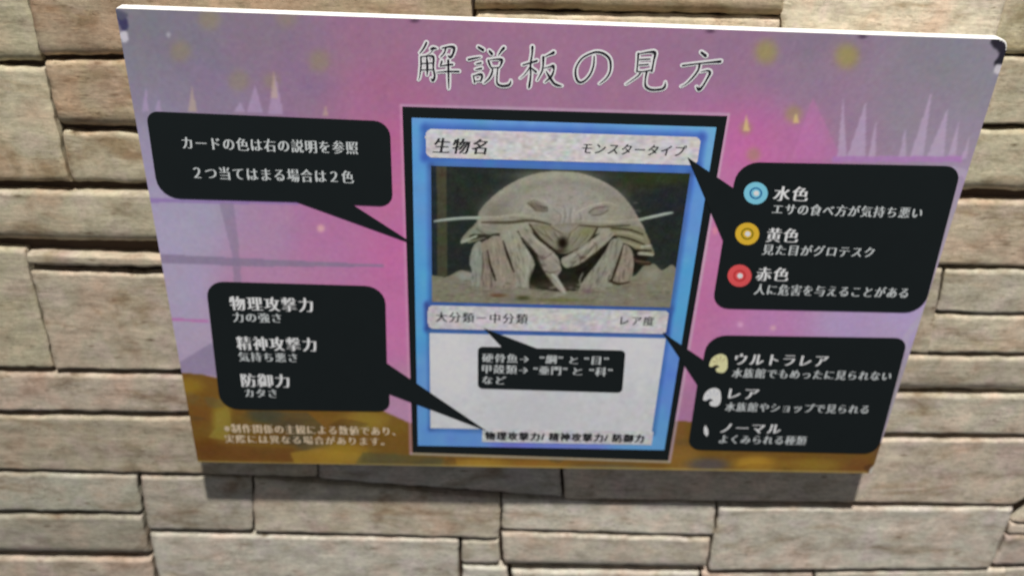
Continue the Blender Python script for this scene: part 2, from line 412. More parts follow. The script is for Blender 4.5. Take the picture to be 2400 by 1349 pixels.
# ---- painter: colours a grid mesh in the sign's own plane
class Paint:
    def __init__(s, u0, u1, v0, v1, nu, nv):
        s.nu, s.nv = nu, nv
        s.U, s.V = np.meshgrid(np.linspace(u0, u1, nu), np.linspace(v0, v1, nv))
        x, y = sign_to_px(s.U.ravel(), s.V.ravel())
        s.X, s.Y = x.reshape(s.U.shape), y.reshape(s.U.shape)
        s.col = np.zeros(s.U.shape+(3,))
    def fill(s, c): s.col[:] = c
    def field(s, pts, power=2.2, soft=60):
        acc = np.zeros_like(s.col); ws = np.zeros(s.X.shape)
        for x, y, c in pts:
            w = 1/((s.X-x)**2+(s.Y-y)**2+soft**2)**power
            acc += w[..., None]*np.array(c, float); ws += w
        s.col[:] = acc/ws[..., None]
    def poly(s, pts, c, op=1.0, org=(0, 0), sc=1.0, sm=0):
        P = [(p[0]/sc+org[0], p[1]/sc+org[1]) for p in pts]
        if sm: P = smooth(P, sm)
        m = inside(P, s.X, s.Y)
        s.col[m] = s.col[m]*(1-op)+np.array(c, float)*op
        return m
    def blob(s, x, y, rx, ry, c, op=1.0, e=1.5):
        d = ((s.X-x)/rx)**2+((s.Y-y)/ry)**2
        w = np.exp(-(d**e)*0.9)*op
        s.col[:] = s.col*(1-w[..., None])+np.array(c, float)*w[..., None]
    def stroke(s, pts, c, op=1.0, org=(0, 0), sc=1.0, n=8):     # pts (x, y, width)
        P = smooth([(p[0]/sc+org[0], p[1]/sc+org[1], p[2]/sc) for p in pts], n, False)
        m = np.zeros(s.X.shape)
        for p, q in zip(P[:-1], P[1:]):
            dx, dy = q[0]-p[0], q[1]-p[1]; L2 = dx*dx+dy*dy+1e-9
            t = np.clip(((s.X-p[0])*dx+(s.Y-p[1])*dy)/L2, 0, 1)
            d = np.hypot(s.X-p[0]-t*dx, s.Y-p[1]-t*dy)
            w = (p[2]*(1-t)+q[2]*t)/2
            m = np.maximum(m, np.clip((w-d)/1.5+0.5, 0, 1))
        s.col[:] = s.col*(1-m[..., None]*op)+np.array(c, float)*m[..., None]*op
    def blur(s, r=1):
        for _ in range(r):
            for ax in (0, 1):
                p = np.pad(s.col, [(1, 1) if k == ax else (0, 0) for k in range(3)], mode='edge')
                sl = lambda a, b: p[a:b] if ax == 0 else p[:, a:b]
                n = s.col.shape[ax]
                s.col = 0.25*sl(0, n)+0.5*sl(1, n+1)+0.25*sl(2, n+2)
    def grain(s, amp, cell=1, seed=0, chroma=0.5):
        rng = np.random.default_rng(seed); sh = (s.nv//cell+2, s.nu//cell+2)
        g = rng.normal(0, 1, sh)[..., None]*(1-chroma)+rng.normal(0, 1, sh+(3,))*chroma
        jj = np.linspace(0, sh[0]-1.001, s.nv); ii = np.linspace(0, sh[1]-1.001, s.nu)
        j0, i0 = jj.astype(int), ii.astype(int); fj = (jj-j0)[:, None, None]; fi = (ii-i0)[None, :, None]
        a = g[j0][:, i0]; b = g[j0][:, i0+1]; c = g[j0+1][:, i0]; d = g[j0+1][:, i0+1]
        s.col += amp*((a*(1-fi)+b*fi)*(1-fj)+(c*(1-fi)+d*fi)*fj)
    def mesh(s, name, d, mat, parent, mask=None):
        nu, nv = s.nu, s.nv
        co = np.stack([s.U.ravel(), np.full(nu*nv, -d), s.V.ravel()], 1).astype(np.float32)
        j, i = np.meshgrid(np.arange(nv-1), np.arange(nu-1), indexing='ij')
        A = (j*nu+i)
        q = np.stack([A, A+1, A+nu+1, A+nu], -1)
        if mask is not None:
            k = mask[:-1, :-1] & mask[1:, :-1] & mask[:-1, 1:] & mask[1:, 1:]
            q = q[k]
        q = q.reshape(-1, 4)
        me = bpy.data.meshes.new(name)
        me.vertices.add(len(co)); me.vertices.foreach_set('co', co.ravel())
        me.loops.add(q.size); me.loops.foreach_set('vertex_index', q.ravel().astype(np.int32))
        me.polygons.add(len(q))
        me.polygons.foreach_set('loop_start', np.arange(0, q.size, 4, dtype=np.int32))
        me.polygons.foreach_set('loop_total', np.full(len(q), 4, dtype=np.int32))
        at = me.color_attributes.new('ink', 'FLOAT_COLOR', 'POINT')
        rgba = np.ones((nu*nv, 4), np.float32); rgba[:, :3] = ink(np.clip(s.col, 0, 255)).reshape(-1, 3)
        at.data.foreach_set('color', rgba.ravel())
        me.update(calc_edges=True); me.validate()
        return link(name, me, mat, parent)

PRINT = print_material('printed_paper')

# ---- the printed sheet
P = Paint(-SIGN_W/2+.0003, SIGN_W/2-.0003, .0003, SIGN_H-.0006, 780, 500)
P.field([(330, 60, (124, 121, 133)), (300, 160, (130, 127, 142)), (420, 100, (128, 120, 136)), (500, 200, (134, 118, 144)), (700, 200, (140, 113, 142)),
 (600, 60, (134, 116, 136)), (900, 60, (154, 110, 140)), (1200, 60, (158, 112, 144)), (900, 230, (164, 104, 140)), (930, 320, (182, 98, 146)), (928, 450, (184, 102, 150)), (330, 230, (136, 128, 150)),
 (930, 600, (182, 98, 150)), (750, 600, (170, 112, 154)), (800, 520, (172, 106, 152)), (620, 560, (160, 125, 160)), (470, 530, (155, 150, 174)), (380, 540, (160, 152, 180)), (350, 350, (150, 142, 172)),
 (420, 690, (158, 148, 175)), (600, 640, (170, 122, 156)), (420, 800, (162, 148, 172)), (930, 780, (186, 104, 156)), (940, 930, (172, 128, 160)),
 (1500, 60, (152, 112, 142)), (1720, 120, (148, 113, 142)), (1900, 80, (135, 118, 138)), (2200, 130, (134, 130, 142)), (2320, 200, (136, 132, 145)), (1900, 200, (142, 120, 143)),
 (1760, 350, (190, 98, 158)), (1880, 330, (178, 104, 156)), (2000, 300, (145, 122, 146)), (2120, 250, (140, 128, 145)), (2260, 330, (146, 132, 152)), (2270, 420, (158, 140, 168)),
 (1650, 600, (184, 108, 156)), (1640, 700, (182, 104, 152)), (1720, 460, (184, 112, 158)), (1800, 760, (176, 118, 166)), (2000, 760, (166, 142, 182)), (2140, 740, (168, 148, 192)), (2240, 520, (158, 148, 160)),
 (2190, 650, (164, 150, 168)), (2110, 900, (150, 142, 150)), (1620, 850, (182, 110, 156)), (1610, 950, (160, 112, 146)), (1400, 160, (156, 110, 142)), (1100, 160, (152, 110, 140))], 1.7, 60)
P.col = P.col*0.94+P.col.mean(2, keepdims=True)*0.06
P.col *= (0.915+0.085*np.clip((P.Y-100)/500, 0, 1))[..., None]  # print darkened towards the top to counter the nearer lamp's stronger light
# yellow lights in the sky
for x, y, r, o in ((490, 45, 26, .75), (672, 40, 26, .6), (423, 120, 25, .7), (748, 143, 26, .7), (560, 190, 25, .6), (636, 190, 20, .55)):
    P.blob(x, y, r, r, (134, 124, 96), o*.8, 1.8)
for x, y, r, o in ((1796, 122, 27, .8), (1985, 132, 28, .85), (1860, 268, 20, .6), (1748, 300, 15, .5), (1766, 362, 16, .5)):
    P.blob(x, y, r, r*1.05, (142, 136, 72), o*.85, 1.7)
# crystal spikes
def spike(ax, ay, bx0, bx1, by, c, op=.85):
    P.poly([(ax, ay), (bx1, by), (bx0, by)], c, op)
for s_ in ((342, 205, 332, 350, 262), (372, 232, 362, 380, 262), (563, 238, 548, 575, 262), (598, 198, 578, 616, 264), (646, 175, 628, 664, 268)):
    spike(*s_, (164, 144, 176), .6)
for s_ in ((450, 200, 441, 462, 262), (641, 165, 634, 652, 230), (763, 245, 756, 770, 272)): spike(*s_, (180, 162, 136), .5)
spike(1905, 228, 1855, 1972, 372, (178, 110, 160), .45)
for s_ in ((1976, 228, 1962, 1984, 368), (2030, 235, 1985, 2028, 368), (2054, 282, 2034, 2052, 368), (2122, 300, 2106, 2124, 368), (2185, 208, 2132, 2164, 368), (2222, 250, 2172, 2212, 368), (2248, 278, 2222, 2240, 368), (2272, 318, 2252, 2266, 372)):
    spike(*s_, (172, 154, 180), .68)
for s_ in ((1749, 268, 1742, 1757, 308), (1866, 262, 1858, 1874, 288)): spike(*s_, (196, 172, 120))
P.poly([(1950, 366), (2256, 366), (2254, 380), (1950, 380)], (158, 116, 168), .85)
# window panes and bars on the left
P.poly([(343, 464), (700, 470), (700, 480), (345, 474)], (132, 108, 160), .8)
P.poly([(514, 476), (548, 476), (562, 600), (566, 662), (548, 662), (545, 600)], (130, 116, 140), .7)
P.poly([(372, 595), (600, 606), (900, 620), (900, 625), (600, 624), (376, 616)], (124, 112, 136), .8)
P.poly([(396, 744), (490, 748), (490, 755), (398, 752)], (170, 108, 160), .85)
P.poly([(414, 852), (490, 806), (505, 800), (512, 880), (420, 876)], (130, 118, 144), .75)
P.blob(752, 535, 9, 9, (206, 158, 160), .9, 2); P.blob(1735, 760, 7, 6, (205, 160, 190), .8); P.blob(1812, 768, 7, 6, (205, 160, 170), .8); P.blob(1676, 540, 6, 10, (215, 140, 150), .6)
P.blob(395, 82, 5, 6, (165, 165, 170), .8)
# golden ground
g = P.poly([(405, 872), (470, 876), (600, 905), (860, 945), (960, 990), (1300, 1000), (1600, 985), (1700, 1000), (1850, 1010), (2090, 1040), (2060, 1130), (440, 1120)], (118, 84, 32), 1)
base = P.col.copy()
rng = random.Random(3)
for (x, y, rx, ry, c, o) in ((440, 905, 40, 20, (150, 116, 34), .8), (470, 960, 30, 40, (118, 76, 30), .8), (520, 985, 24, 50, (146, 122, 44), .9), (480, 1050, 60, 24, (104, 64, 24), .9),
  (620, 975, 45, 18, (70, 68, 48), .9), (560, 1000, 30, 30, (110, 84, 36), .8), (720, 985, 60, 20, (128, 88, 36), .9), (860, 985, 60, 26, (146, 118, 44), .9), (740, 1046, 45, 14, (84, 78, 56), .8),
  (620, 1065, 80, 14, (112, 72, 30), .9), (800, 1060, 70, 24, (156, 122, 40), .9), (900, 1076, 60, 14, (94, 86, 50), .9), (930, 1000, 26, 18, (124, 94, 34), .9), (690, 1030, 40, 12, (70, 66, 50), .7),
  (1010, 1085, 40, 14, (84, 76, 52), .9), (1120, 1088, 80, 14, (166, 126, 46), .9), (1260, 1090, 80, 12, (148, 104, 40), .9), (1420, 1098, 90, 12, (104, 88, 60), .9), (1600, 1080, 40, 40, (140, 102, 44), .9),
  (1590, 1010, 18, 30, (126, 86, 40), .9), (1660, 1088, 50, 16, (88, 80, 74), .9), (1770, 1085, 50, 18, (176, 132, 44), .9), (1900, 1088, 80, 14, (140, 110, 40), .9), (2010, 1092, 40, 22, (118, 78, 36), .9),
  (2060, 1050, 20, 30, (106, 76, 46), .8), (950, 965, 30, 12, (130, 108, 60), .8)):
    P.blob(x, y, rx, ry, c, o, 2)
for k in range(90):
    x, y = rng.uniform(420, 2080), rng.uniform(880, 1110); w_, h_ = rng.uniform(14, 55), rng.uniform(6, 20)
    if 950 < x < 1600 and y < 1060: continue
    c = rng.choice([(96, 62, 26), (150, 118, 46), (72, 68, 50), (84, 60, 32), (132, 92, 34), (110, 96, 52), (98, 88, 64), (78, 52, 26), (58, 50, 40), (64, 62, 50)])
    P.poly([(x-w_, y+rng.uniform(-h_, h_)), (x-w_*.3, y-h_), (x+w_*.6, y-h_*rng.uniform(.2, 1)), (x+w_, y+rng.uniform(-h_, h_)), (x+w_*.2, y+h_), (x-w_*.6, y+h_*.8)], c, rng.uniform(.15, .42))
P.col[~g] = base[~g]
P.poly([(575, 962), (720, 966), (760, 1000), (700, 1046), (672, 1010), (610, 985)], (76, 72, 52), .55)
P.poly([(505, 965), (535, 955), (545, 1000), (528, 1030), (488, 1024), (508, 1000)], (146, 124, 50), .75)
P.poly([(470, 1040), (690, 1050), (690, 1082), (470, 1078)], (104, 66, 28), .55)
P.poly([(680, 1060), (745, 1050), (850, 1062), (846, 1084), (690, 1084)], (160, 124, 44), .7)
P.poly([(850, 1058), (1040, 1072), (1030, 1096), (830, 1090)], (92, 84, 50), .6)
P.stroke([(464, 1081, 5), (700, 1086, 5), (1300, 1094, 5), (2030, 1106, 5)], (176, 156, 92), .6)
# pale keyline round the card
P.stroke([(940, 247, 6), (1708, 268, 6)], (176, 150, 172), .8, n=1); P.stroke([(1708, 268, 6), (1569, 1081, 6)], (184, 160, 176), .8, n=1)
P.stroke([(1569, 1081, 6), (963, 1062, 6)], (168, 160, 140), .8, n=1); P.stroke([(963, 1062, 6), (940, 247, 6)], (190, 140, 168), .6, n=1)
# pale keylines round the balloons on the right
P.stroke([(2236, 400, 20), (2268, 440, 16), (2190, 690, 18), (2120, 800, 14), (2140, 850, 14), (2070, 1030, 14)], (168, 158, 176), .55)
# worn corners
for pts, c in (([(272, 30), (292, 36), (302, 62), (290, 74), (280, 60)], (52, 50, 84)), ([(272, 22), (300, 34), (286, 48), (274, 40)], (80, 80, 96)),
               ([(2328, 92), (2352, 96), (2366, 118), (2362, 156), (2352, 150), (2338, 166), (2330, 148), (2342, 126), (2322, 104)], (26, 26, 34)),
               ([(2336, 150), (2352, 156), (2345, 172), (2330, 170)], (190, 184, 190)), ([(280, 78), (296, 74), (300, 96), (288, 100)], (184, 180, 190)),
               ([(2026, 1092), (2044, 1086), (2040, 1104), (2028, 1100)], (88, 58, 30)), ([(2036, 1104), (2048, 1090), (2052, 1112), (2040, 1112)], (205, 200, 180))):
    P.poly(pts, c, .9, sm=4)
for x in (972, 1665, 2022): P.blob(x, 18+(x-269)*.0353+6, 11, 4.5, (60, 44, 60), .8)
P.col[g] *= np.array([.93, .95, 1.0])
P.blur(1); P.grain(2.6, 3, 1, .5); P.grain(2.0, 16, 2, .6)
x_, z_ = P.U, P.V; rr = .0068
mk = ~((x_ > SIGN_W/2-rr) & (z_ > SIGN_H-rr) & (np.hypot(x_-(SIGN_W/2-rr), z_-(SIGN_H-rr)) > rr-.0008))
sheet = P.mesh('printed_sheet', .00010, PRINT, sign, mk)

# ---- rounded polygons in the sign plane
def rounded(px_pts, r_m, n=6):
    q = [np.array(sign_pt(*p)) for p in px_pts]; out = []
    for i in range(len(q)):
        p0, p, p1 = q[i-1], q[i], q[(i+1) % len(q)]
        r = r_m[i] if isinstance(r_m, (list, tuple)) else r_m
        a_ = (p0-p)/np.linalg.norm(p0-p); b_ = (p1-p)/np.linalg.norm(p1-p)
        if r <= 0: out.append(p); continue
        for k in range(n+1):
            t = k/n
            A = p+a_*r; B = p+b_*r
            out.append(A*(1-t)**2*1.0 + p*2*t*(1-t) + B*t*t) if False else None
            ang = math.acos(max(-1, min(1, float(a_ @ b_))))
            rad = r*math.tan(ang/2)
            cpt = p+(a_+b_)/np.linalg.norm(a_+b_)*rad/math.sin(ang/2)
            va, vb = A-cpt, B-cpt
            tot = math.atan2(va[0]*vb[1]-va[1]*vb[0], va @ vb)
            c_, s_ = math.cos(tot*t), math.sin(tot*t)
            out.append(cpt+np.array([va[0]*c_-va[1]*s_, va[0]*s_+va[1]*c_]))
    return out

BLACK = ink_mat('black_ink', (21, 26, 27))
WHITE = ink_mat('white_ink', (206, 208, 208))
OFFWHITE = ink_mat('soft_white_ink', (178, 182, 182))
CREAM = ink_mat('cream_ink', (190, 172, 146))
TEXTBLACK = ink_mat('text_black_ink', (38, 38, 40))

# ---- lettering
_font_cache = {}
def glyph_mesh(txt):
    if txt in _font_cache: return _font_cache[txt]
    cu = bpy.data.curves.new('lettering_source', 'FONT'); cu.body = txt; cu.dimensions = '2D'; cu.fill_mode = 'BOTH'
    cu.resolution_u = 3; cu.size = 1.0; cu.offset = -0.013; cu.space_character = 1.17
    ob = bpy.data.objects.new('lettering_source', cu); C.objects.link(ob)
    bpy.context.view_layer.update()
    dg = bpy.context.evaluated_depsgraph_get()
    me = bpy.data.meshes.new_from_object(ob.evaluated_get(dg))
    V = np.array([v.co[:2] for v in me.vertices]); Fs = [tuple(p.vertices) for p in me.polygons]
    bpy.data.objects.remove(ob); bpy.data.curves.remove(cu); bpy.data.meshes.remove(me)
    _font_cache[txt] = (V, Fs); return V, Fs

def text(txt, p0, p1, h_px, parent, mat, d=.00060, bold=0.05, name='lettering', shear=0.0, heavy=0):
    """txt centred on the line p0-p1 (photograph points), glyph height h_px"""
    V, Fs = glyph_mesh(txt)
    a_ = np.array(sign_pt(*p0)); b_ = np.array(sign_pt(*p1)); m = ((p0[0]+p1[0])/2, (p0[1]+p1[1])/2)
    hh = np.linalg.norm(np.array(sign_pt(m[0], m[1]-h_px/2))-np.array(sign_pt(m[0], m[1]+h_px/2)))
    mn, mx = V.min(0), V.max(0)
    v_mid = (a_[1]+b_[1])/2
    sx = (b_[0]-a_[0])/(mx[0]-mn[0]); H_ref = 0.97
    sy = hh/H_ref
    base = V.copy()
    cy = 0.33 if (mx[1]-mn[1]) < 0.75 else (mn[1]+mx[1])/2
    X = a_[0]+(base[:, 0]-mn[0])*sx+(base[:, 1]-cy)*shear*sy; Z = v_mid+(base[:, 1]-cy)*sy
    allV = []; allF = []
    bold = min(bold, .085)+.01 if not heavy else .14
    offs = [(-1, 0), (-.5, .05), (0, 0), (.5, -.05), (1, 0)]+([(-.5, .6), (.5, -.6)] if heavy else [])
    for k, (ox, oz) in enumerate(offs):
        o0 = len(allV)
        for x, z in zip(X, Z): allV.append((float(x+ox*bold*hh*.5), -(d+k*.000015), float(z+oz*bold*hh*.5)))
        allF += [tuple(i+o0 for i in f) for f in Fs]
    me = bpy.data.meshes.new(name); me.from_pydata(allV, [], allF); me.update()
    return link(name, me, mat, parent)

# ---- brush-drawn title
def brush(strokes, org, extra, d, name, mat, parent, step=.000012):
    V = []; Fs = []; lay = 0
    for st in strokes:
        P_ = smooth([(p[0]/8.99+org[0], p[1]/8.99+org[1], (p[2]*1.0+extra)/8.99) for p in st], 6, False)
        q = []
        for x, y, w in P_:
            u, v = sign_pt(x, y); u2, v2 = sign_pt(x+1, y)
            q.append((u, v, max(w, .5)*(u2-u)/2))
        dd = d+lay*step; lay += 1
        o0 = len(V); n_ = len(q)
        for i, (u, v, w) in enumerate(q):
            a_ = q[max(i-1, 0)]; b_ = q[min(i+1, n_-1)]
            t = np.array([b_[0]-a_[0], b_[1]-a_[1]]); t /= np.linalg.norm(t)+1e-12
            V.append((u-t[1]*w, -dd, v+t[0]*w)); V.append((u+t[1]*w, -dd, v-t[0]*w))
        for i in range(n_-1): Fs.append((o0+2*i, o0+2*i+1, o0+2*i+3, o0+2*i+2))
        for idx in (0, n_-1):                   # round ends
            u, v, w = q[idx]; c0 = len(V)
            for k in range(10): V.append((u+w*math.cos(k*math.tau/10), -(dd+step*.4), v+w*math.sin(k*math.tau/10)))
            Fs.append(tuple(range(c0, c0+10)))
    return V, Fs
KAI = [[(355,180,38),(300,290,32),(215,400,12)],[(450,310,30),(500,292,46),(575,300,12)],[(500,320,14),(430,400,10),(350,450,8)],
 [(240,480,36),(240,680,36),(210,900,18),(190,960,8)],[(240,470,14),(400,455,20),(485,460,40),(508,520,46),(500,700,36),(530,880,42),(490,970,46),(455,930,12)],
 [(360,480,25),(370,600,48),(375,720,48),(370,860,16)],[(250,612,16),(490,602,16)],[(250,748,16),(490,742,16)],
 [(680,290,14),(860,258,34),(940,290,54),(910,420,40),(860,480,46),(810,450,16)],[(760,295,36),(730,390,26),(650,480,10)],
 [(680,570,38),(650,660,24)],[(640,668,12),(820,640,24),(910,632,28)],[(570,798,12),(800,780,20),(1040,782,30)],[(815,550,46),(820,800,42),(825,1060,28),(825,1150,10)]]
SETSU = [[(1450,270,38),(1550,330,50)],[(1240,530,34),(1380,500,26),(1500,480,10)],[(1400,622,14),(1505,600,32)],[(1390,738,14),(1515,715,32)],
 [(1345,870,26),(1370,1010,32)],[(1360,868,12),(1490,838,40),(1530,880,46),(1500,980,30)],[(1380,985,14),(1500,975,16)],[(1680,350,34),(1735,412,52)],[(1985,290,54),(1930,350,36),(1870,440,12)],
 [(1660,550,42),(1690,640,36),(1722,700,26)],[(1690,535,12),(1860,520,26),(1945,545,54),(1920,640,32),(1890,695,22)],[(1722,704,14),(1890,694,16)],
 [(1745,715,26),(1740,800,38),(1680,920,32),(1570,1025,12)],[(1860,705,26),(1840,900,32),(1850,1035,36),(1950,1085,42),(2080,1070,46),(2125,1020,34),(2130,975,12)]]
BAN = [[(430,270,52),(425,400,36),(390,640,40),(395,850,36),(365,1080,48),(352,1130,16)],[(225,645,18),(330,615,22),(525,558,36)],[(385,680,26),(280,830,14),(170,930,6)],[(400,700,14),(505,790,42)],
 [(660,485,52),(655,650,36),(630,780,32),(530,970,12)],[(690,470,10),(790,425,26),(875,385,58)],[(660,712,12),(790,682,18),(868,668,52),(880,750,32),(830,880,42),(690,1010,10)],
 [(720,780,14),(800,910,46),(880,1025,42),(960,1070,42),(1050,1088,12)]]
NO = [[(1730,470,26),(1720,640,36),(1660,820,36),(1560,950,32),(1450,1010,36),(1370,960,42),(1335,800,42),(1370,650,32),(1480,500,28),(1640,410,26),(1790,372,32),(1940,410,38),(2050,510,42),(2080,650,42),(2060,800,36),(1980,930,26),(1840,1045,10)]]
KEN = [[(322,410,42),(310,600,32),(290,775,32)],[(330,412,14),(540,375,26),(672,388,56),(650,550,38),(608,775,38)],[(350,530,18),(570,518,18)],[(340,645,18),(540,632,18)],[(290,775,18),(400,785,16),(610,750,20)],
 [(370,800,32),(320,870,24),(200,960,14),(60,1055,8)],[(500,780,46),(470,960,32),(480,1095,42),(600,1165,38),(800,1155,38),(880,1100,48),(892,1010,12)]]
HOU = [[(1650,380,38),(1742,452,54)],[(1250,658,26),(1500,625,20),(1800,592,24),(2055,572,48)],[(1612,640,48),(1580,760,38),(1460,920,32),(1320,1050,14),(1220,1100,8)],
 [(1640,792,10),(1780,762,22),(1832,812,54),(1780,920,38),(1680,1090,38),(1600,1160,58),(1548,1105,14)]]
def title(extra, d, name, mat, parent, step):
    V = []; Fs = []
    for st, org in ((KAI+SETSU, (960, 80)), (BAN+NO, (1200, 80)), (KEN+HOU, (1460, 80))):
        v, f = brush(st, org, extra, d, name, mat, parent, step)
        o0 = len(V); V += v; Fs += [tuple(i+o0 for i in q) for q in f]
    me = bpy.data.meshes.new(name); me.from_pydata([tuple(map(float, v)) for v in V], [], Fs)
    return link(name, me, mat, parent)
HALO = ink_mat('pale_outline_ink', (214, 198, 212))
TITLEBLACK = ink_mat('title_black_ink', (26, 22, 30))
outl = title(78, .00022, 'title_outline', HALO, sign, .000006)
title(0, .00048, 'title_lettering', TITLEBLACK, outl, .000006)

# ---- the card
border = flat('information_card', rounded([(943, 250), (1705, 272), (1566, 1078), (967, 1059)], 0), .00018, BLACK, sign)
def uvbox(pts):
    q = np.array([sign_pt(*p) for p in pts]); return q[:, 0].min(), q[:, 0].max(), q[:, 1].min(), q[:, 1].max()
fr = [(965, 276), (1679, 298), (1554, 1051), (981, 1043)]
u0, u1, v0, v1 = uvbox(fr)
Q = Paint(u0, u1, v0, v1, 240, 260)
Q.field([(980, 400, (92, 152, 204)), (985, 700, (84, 160, 212)), (1000, 1000, (96, 150, 214)), (1300, 290, (98, 150, 204)), (1660, 320, (104, 168, 216)), (1640, 480, (96, 150, 216)),
         (1600, 700, (82, 160, 210)), (1560, 900, (96, 138, 214)), (1545, 1030, (98, 160, 208)), (1300, 1045, (112, 130, 200)), (1200, 1040, (110, 118, 198)), (1100, 1035, (98, 146, 210))], 2, 40)
Q.col *= np.array([.96, .94, .97])
def rim(pts, w, c, op):
    P_ = pts+[pts[0]]
    for a_, b_ in zip(P_[:-1], P_[1:]): Q.stroke([(a_[0], a_[1], w), (b_[0], b_[1], w)], c, op, n=1)
name_bar = [(996, 300), (1641, 319), (1640, 390), (996, 369)]
type_bar = [(1001, 710), (1571, 729), (1561, 784), (1003, 770)]
art_box = [(1012, 389), (1622, 402), (1570, 721), (1011, 708)]
text_box = [(1008, 776), (1560, 790), (1533, 1012), (1008, 1006)]
def square(pts):                                # the printed boxes are true rectangles on the sign
    q = [sign_pt(*p) for p in pts]
    l, r_ = (q[0][0]+q[3][0])/2, (q[1][0]+q[2][0])/2; t_, b_ = (q[0][1]+q[1][1])/2, (q[2][1]+q[3][1])/2
    X_, Y_ = sign_to_px(np.array([l, r_, r_, l]), np.array([t_, t_, b_, b_]))
    return [(float(a_), float(c_)) for a_, c_ in zip(X_, Y_)]
name_bar, type_bar, art_box, text_box = map(square, (name_bar, type_bar, art_box, text_box))
rim(name_bar, 26, (62, 98, 176), .45); rim(name_bar, 12, (54, 84, 160), .6)
rim(type_bar, 20, (58, 88, 160), .5); rim(type_bar, 11, (44, 60, 120), .7)
rim(art_box, 22, (60, 100, 170), .5); rim(art_box, 10, (60, 80, 130), .5)
rim(text_box, 14, (60, 96, 150), .6)
Q.blur(2); Q.grain(5, 8, 5, .6)
frame = Q.mesh('card_frame', .00026, PRINT, border)

def bar(name, pts, r, c0, seed, nu, nv, mat=PRINT, pts_extra=None, d=.00036):
    u0, u1, v0, v1 = uvbox(pts)
    B = Paint(u0, u1, v0, v1, nu, nv); B.fill(c0); g_ = 1.0 if 'bar' in name else .35; B.grain(13*g_, 3, seed, .3); B.grain(8*g_, 8, seed+1, .5); B.blur(1)
    rp = rounded(pts, r); m = inside(rp, B.U, B.V)
    return B, m
B, m = bar('name_bar', name_bar, .0055, (186, 184, 184), 11, 260, 44); B.mesh('name_bar', .00036, PRINT, border, m)
B, m = bar('type_bar', type_bar, .0050, (184, 182, 184), 21, 250, 38); B.mesh('type_bar', .00036, PRINT, border, m)
B, m = bar('text_box', text_box, .0005, (190, 191, 194), 31, 200, 90)
B.blob(1050, 850, 60, 90, (204, 202, 208), .6); B.blob(1500, 830, 60, 60, (204, 202, 206), .5); B.blob(1250, 960, 120, 40, (184, 184, 188), .6)
B.mesh('text_box', .00036, PRINT, border, m)
B, m = bar('statistics_bar', square([(1127, 1001), (1533, 1008), (1530, 1046), (1128, 1033)]), .003, (186, 186, 188), 41, 160, 20); B.mesh('statistics_bar', .00042, PRINT, border, m)

# ---- the picture of the giant isopod (print)
u0, u1, v0, v1 = uvbox(art_box)
A = Paint(u0, u1, v0, v1, 330, 210)
O, SC = (940, 370), 3.158
rr_ = random.Random(5)
def ap(pts, c, op=1.0, sm=5): return A.poly(pts, c, op, O, SC, sm)
def asx(pts, c, op=1.0, n=6): A.stroke(pts, c, op, O, SC, n)
def ab(x, y, rx, ry, c, op=1.0, e=1.2): A.blob(x/SC+O[0], y/SC+O[1], rx/SC, ry/SC, c, op, e)
def limb(pts, base, joints=()):                 # a jointed limb: dark outline, lit ridge, blotches and cross creases
    b_ = np.array(base, float)
    asx([(x, y, w+16) for x, y, w in pts], b_*.52, .85)
    asx(pts, b_*.84)
    asx([(x-w*.06, y, w*.66) for x, y, w in pts], b_*.98, .8)
    asx([(x-w*.14, y, w*.26) for x, y, w in pts], b_*1.12, .6)
    cv = smooth(pts, 8, False)
    for k in range(len(cv)*3):
        q = cv[rr_.randrange(len(cv)-1)]; q2 = cv[min(len(cv)-1, [i for i, c_ in enumerate(cv) if c_ is q][0]+2)]
        o_ = rr_.uniform(-.42, .42)*q[2]; dx, dy = q2[0]-q[0], q2[1]-q[1]; L_ = math.hypot(dx, dy)+1e-6
        x_, y_ = q[0]-dy/L_*o_, q[1]+dx/L_*o_; l_ = rr_.uniform(10, 34)
        asx([(x_, y_, 3), (x_+dx/L_*l_*.5, y_+dy/L_*l_*.5, rr_.uniform(6, 11)), (x_+dx/L_*l_, y_+dy/L_*l_, 3)], b_*rr_.choice([.66, .78, 1.12, 1.2]), .5, 2)
    for (x, y, w) in joints: asx([(x-w/2, y+6, 5), (x, y-4, 9), (x+w/2, y+4, 5)], b_*.5, .75)
A.fill((46, 51, 47))
ab(1900, 150, 260, 60, (60, 68, 38), .8); ab(1700, 220, 180, 50, (56, 60, 38), .6); ab(400, 300, 200, 300, (50, 54, 48), .6); ab(2000, 320, 200, 120, (44, 46, 54), .6)
ap([(262, 40), (338, 40), (340, 900), (270, 900)], (82, 78, 58), .8, 0); ap([(225, 40), (258, 40), (258, 900), (225, 900)], (40, 50, 58), .8, 0)
# sand and rubble
ap([(200, 890), (330, 880), (440, 830), (520, 850), (700, 900), (960, 890), (1200, 900), (1400, 860), (1700, 880), (1790, 800), (1870, 780), (1930, 830), (2010, 790), (2060, 900), (2060, 1200), (200, 1200)], (124, 117, 98), 1, 4)
ab(420, 960, 200, 40, (134, 124, 120), .8); ab(1800, 960, 220, 60, (128, 117, 94), .9); ab(300, 1000, 100, 60, (126, 120, 92), .8); ab(1500, 1040, 300, 30, (134, 128, 112), .8)
ab(480, 870, 70, 34, (142, 140, 132), .8, 2); ab(1860, 860, 60, 50, (142, 138, 118), .7)
for k in range(260):
    x0_, y0_ = rr_.uniform(230, 1990), rr_.uniform(905, 1080)
    asx([(x0_, y0_, 4), (x0_+22, y0_+rr_.uniform(-5, 5), 12), (x0_+46, y0_, 4)], rr_.choice([(96, 92, 72), (152, 146, 128), (112, 100, 88), (138, 130, 98), (124, 118, 104)]), .45, 2)
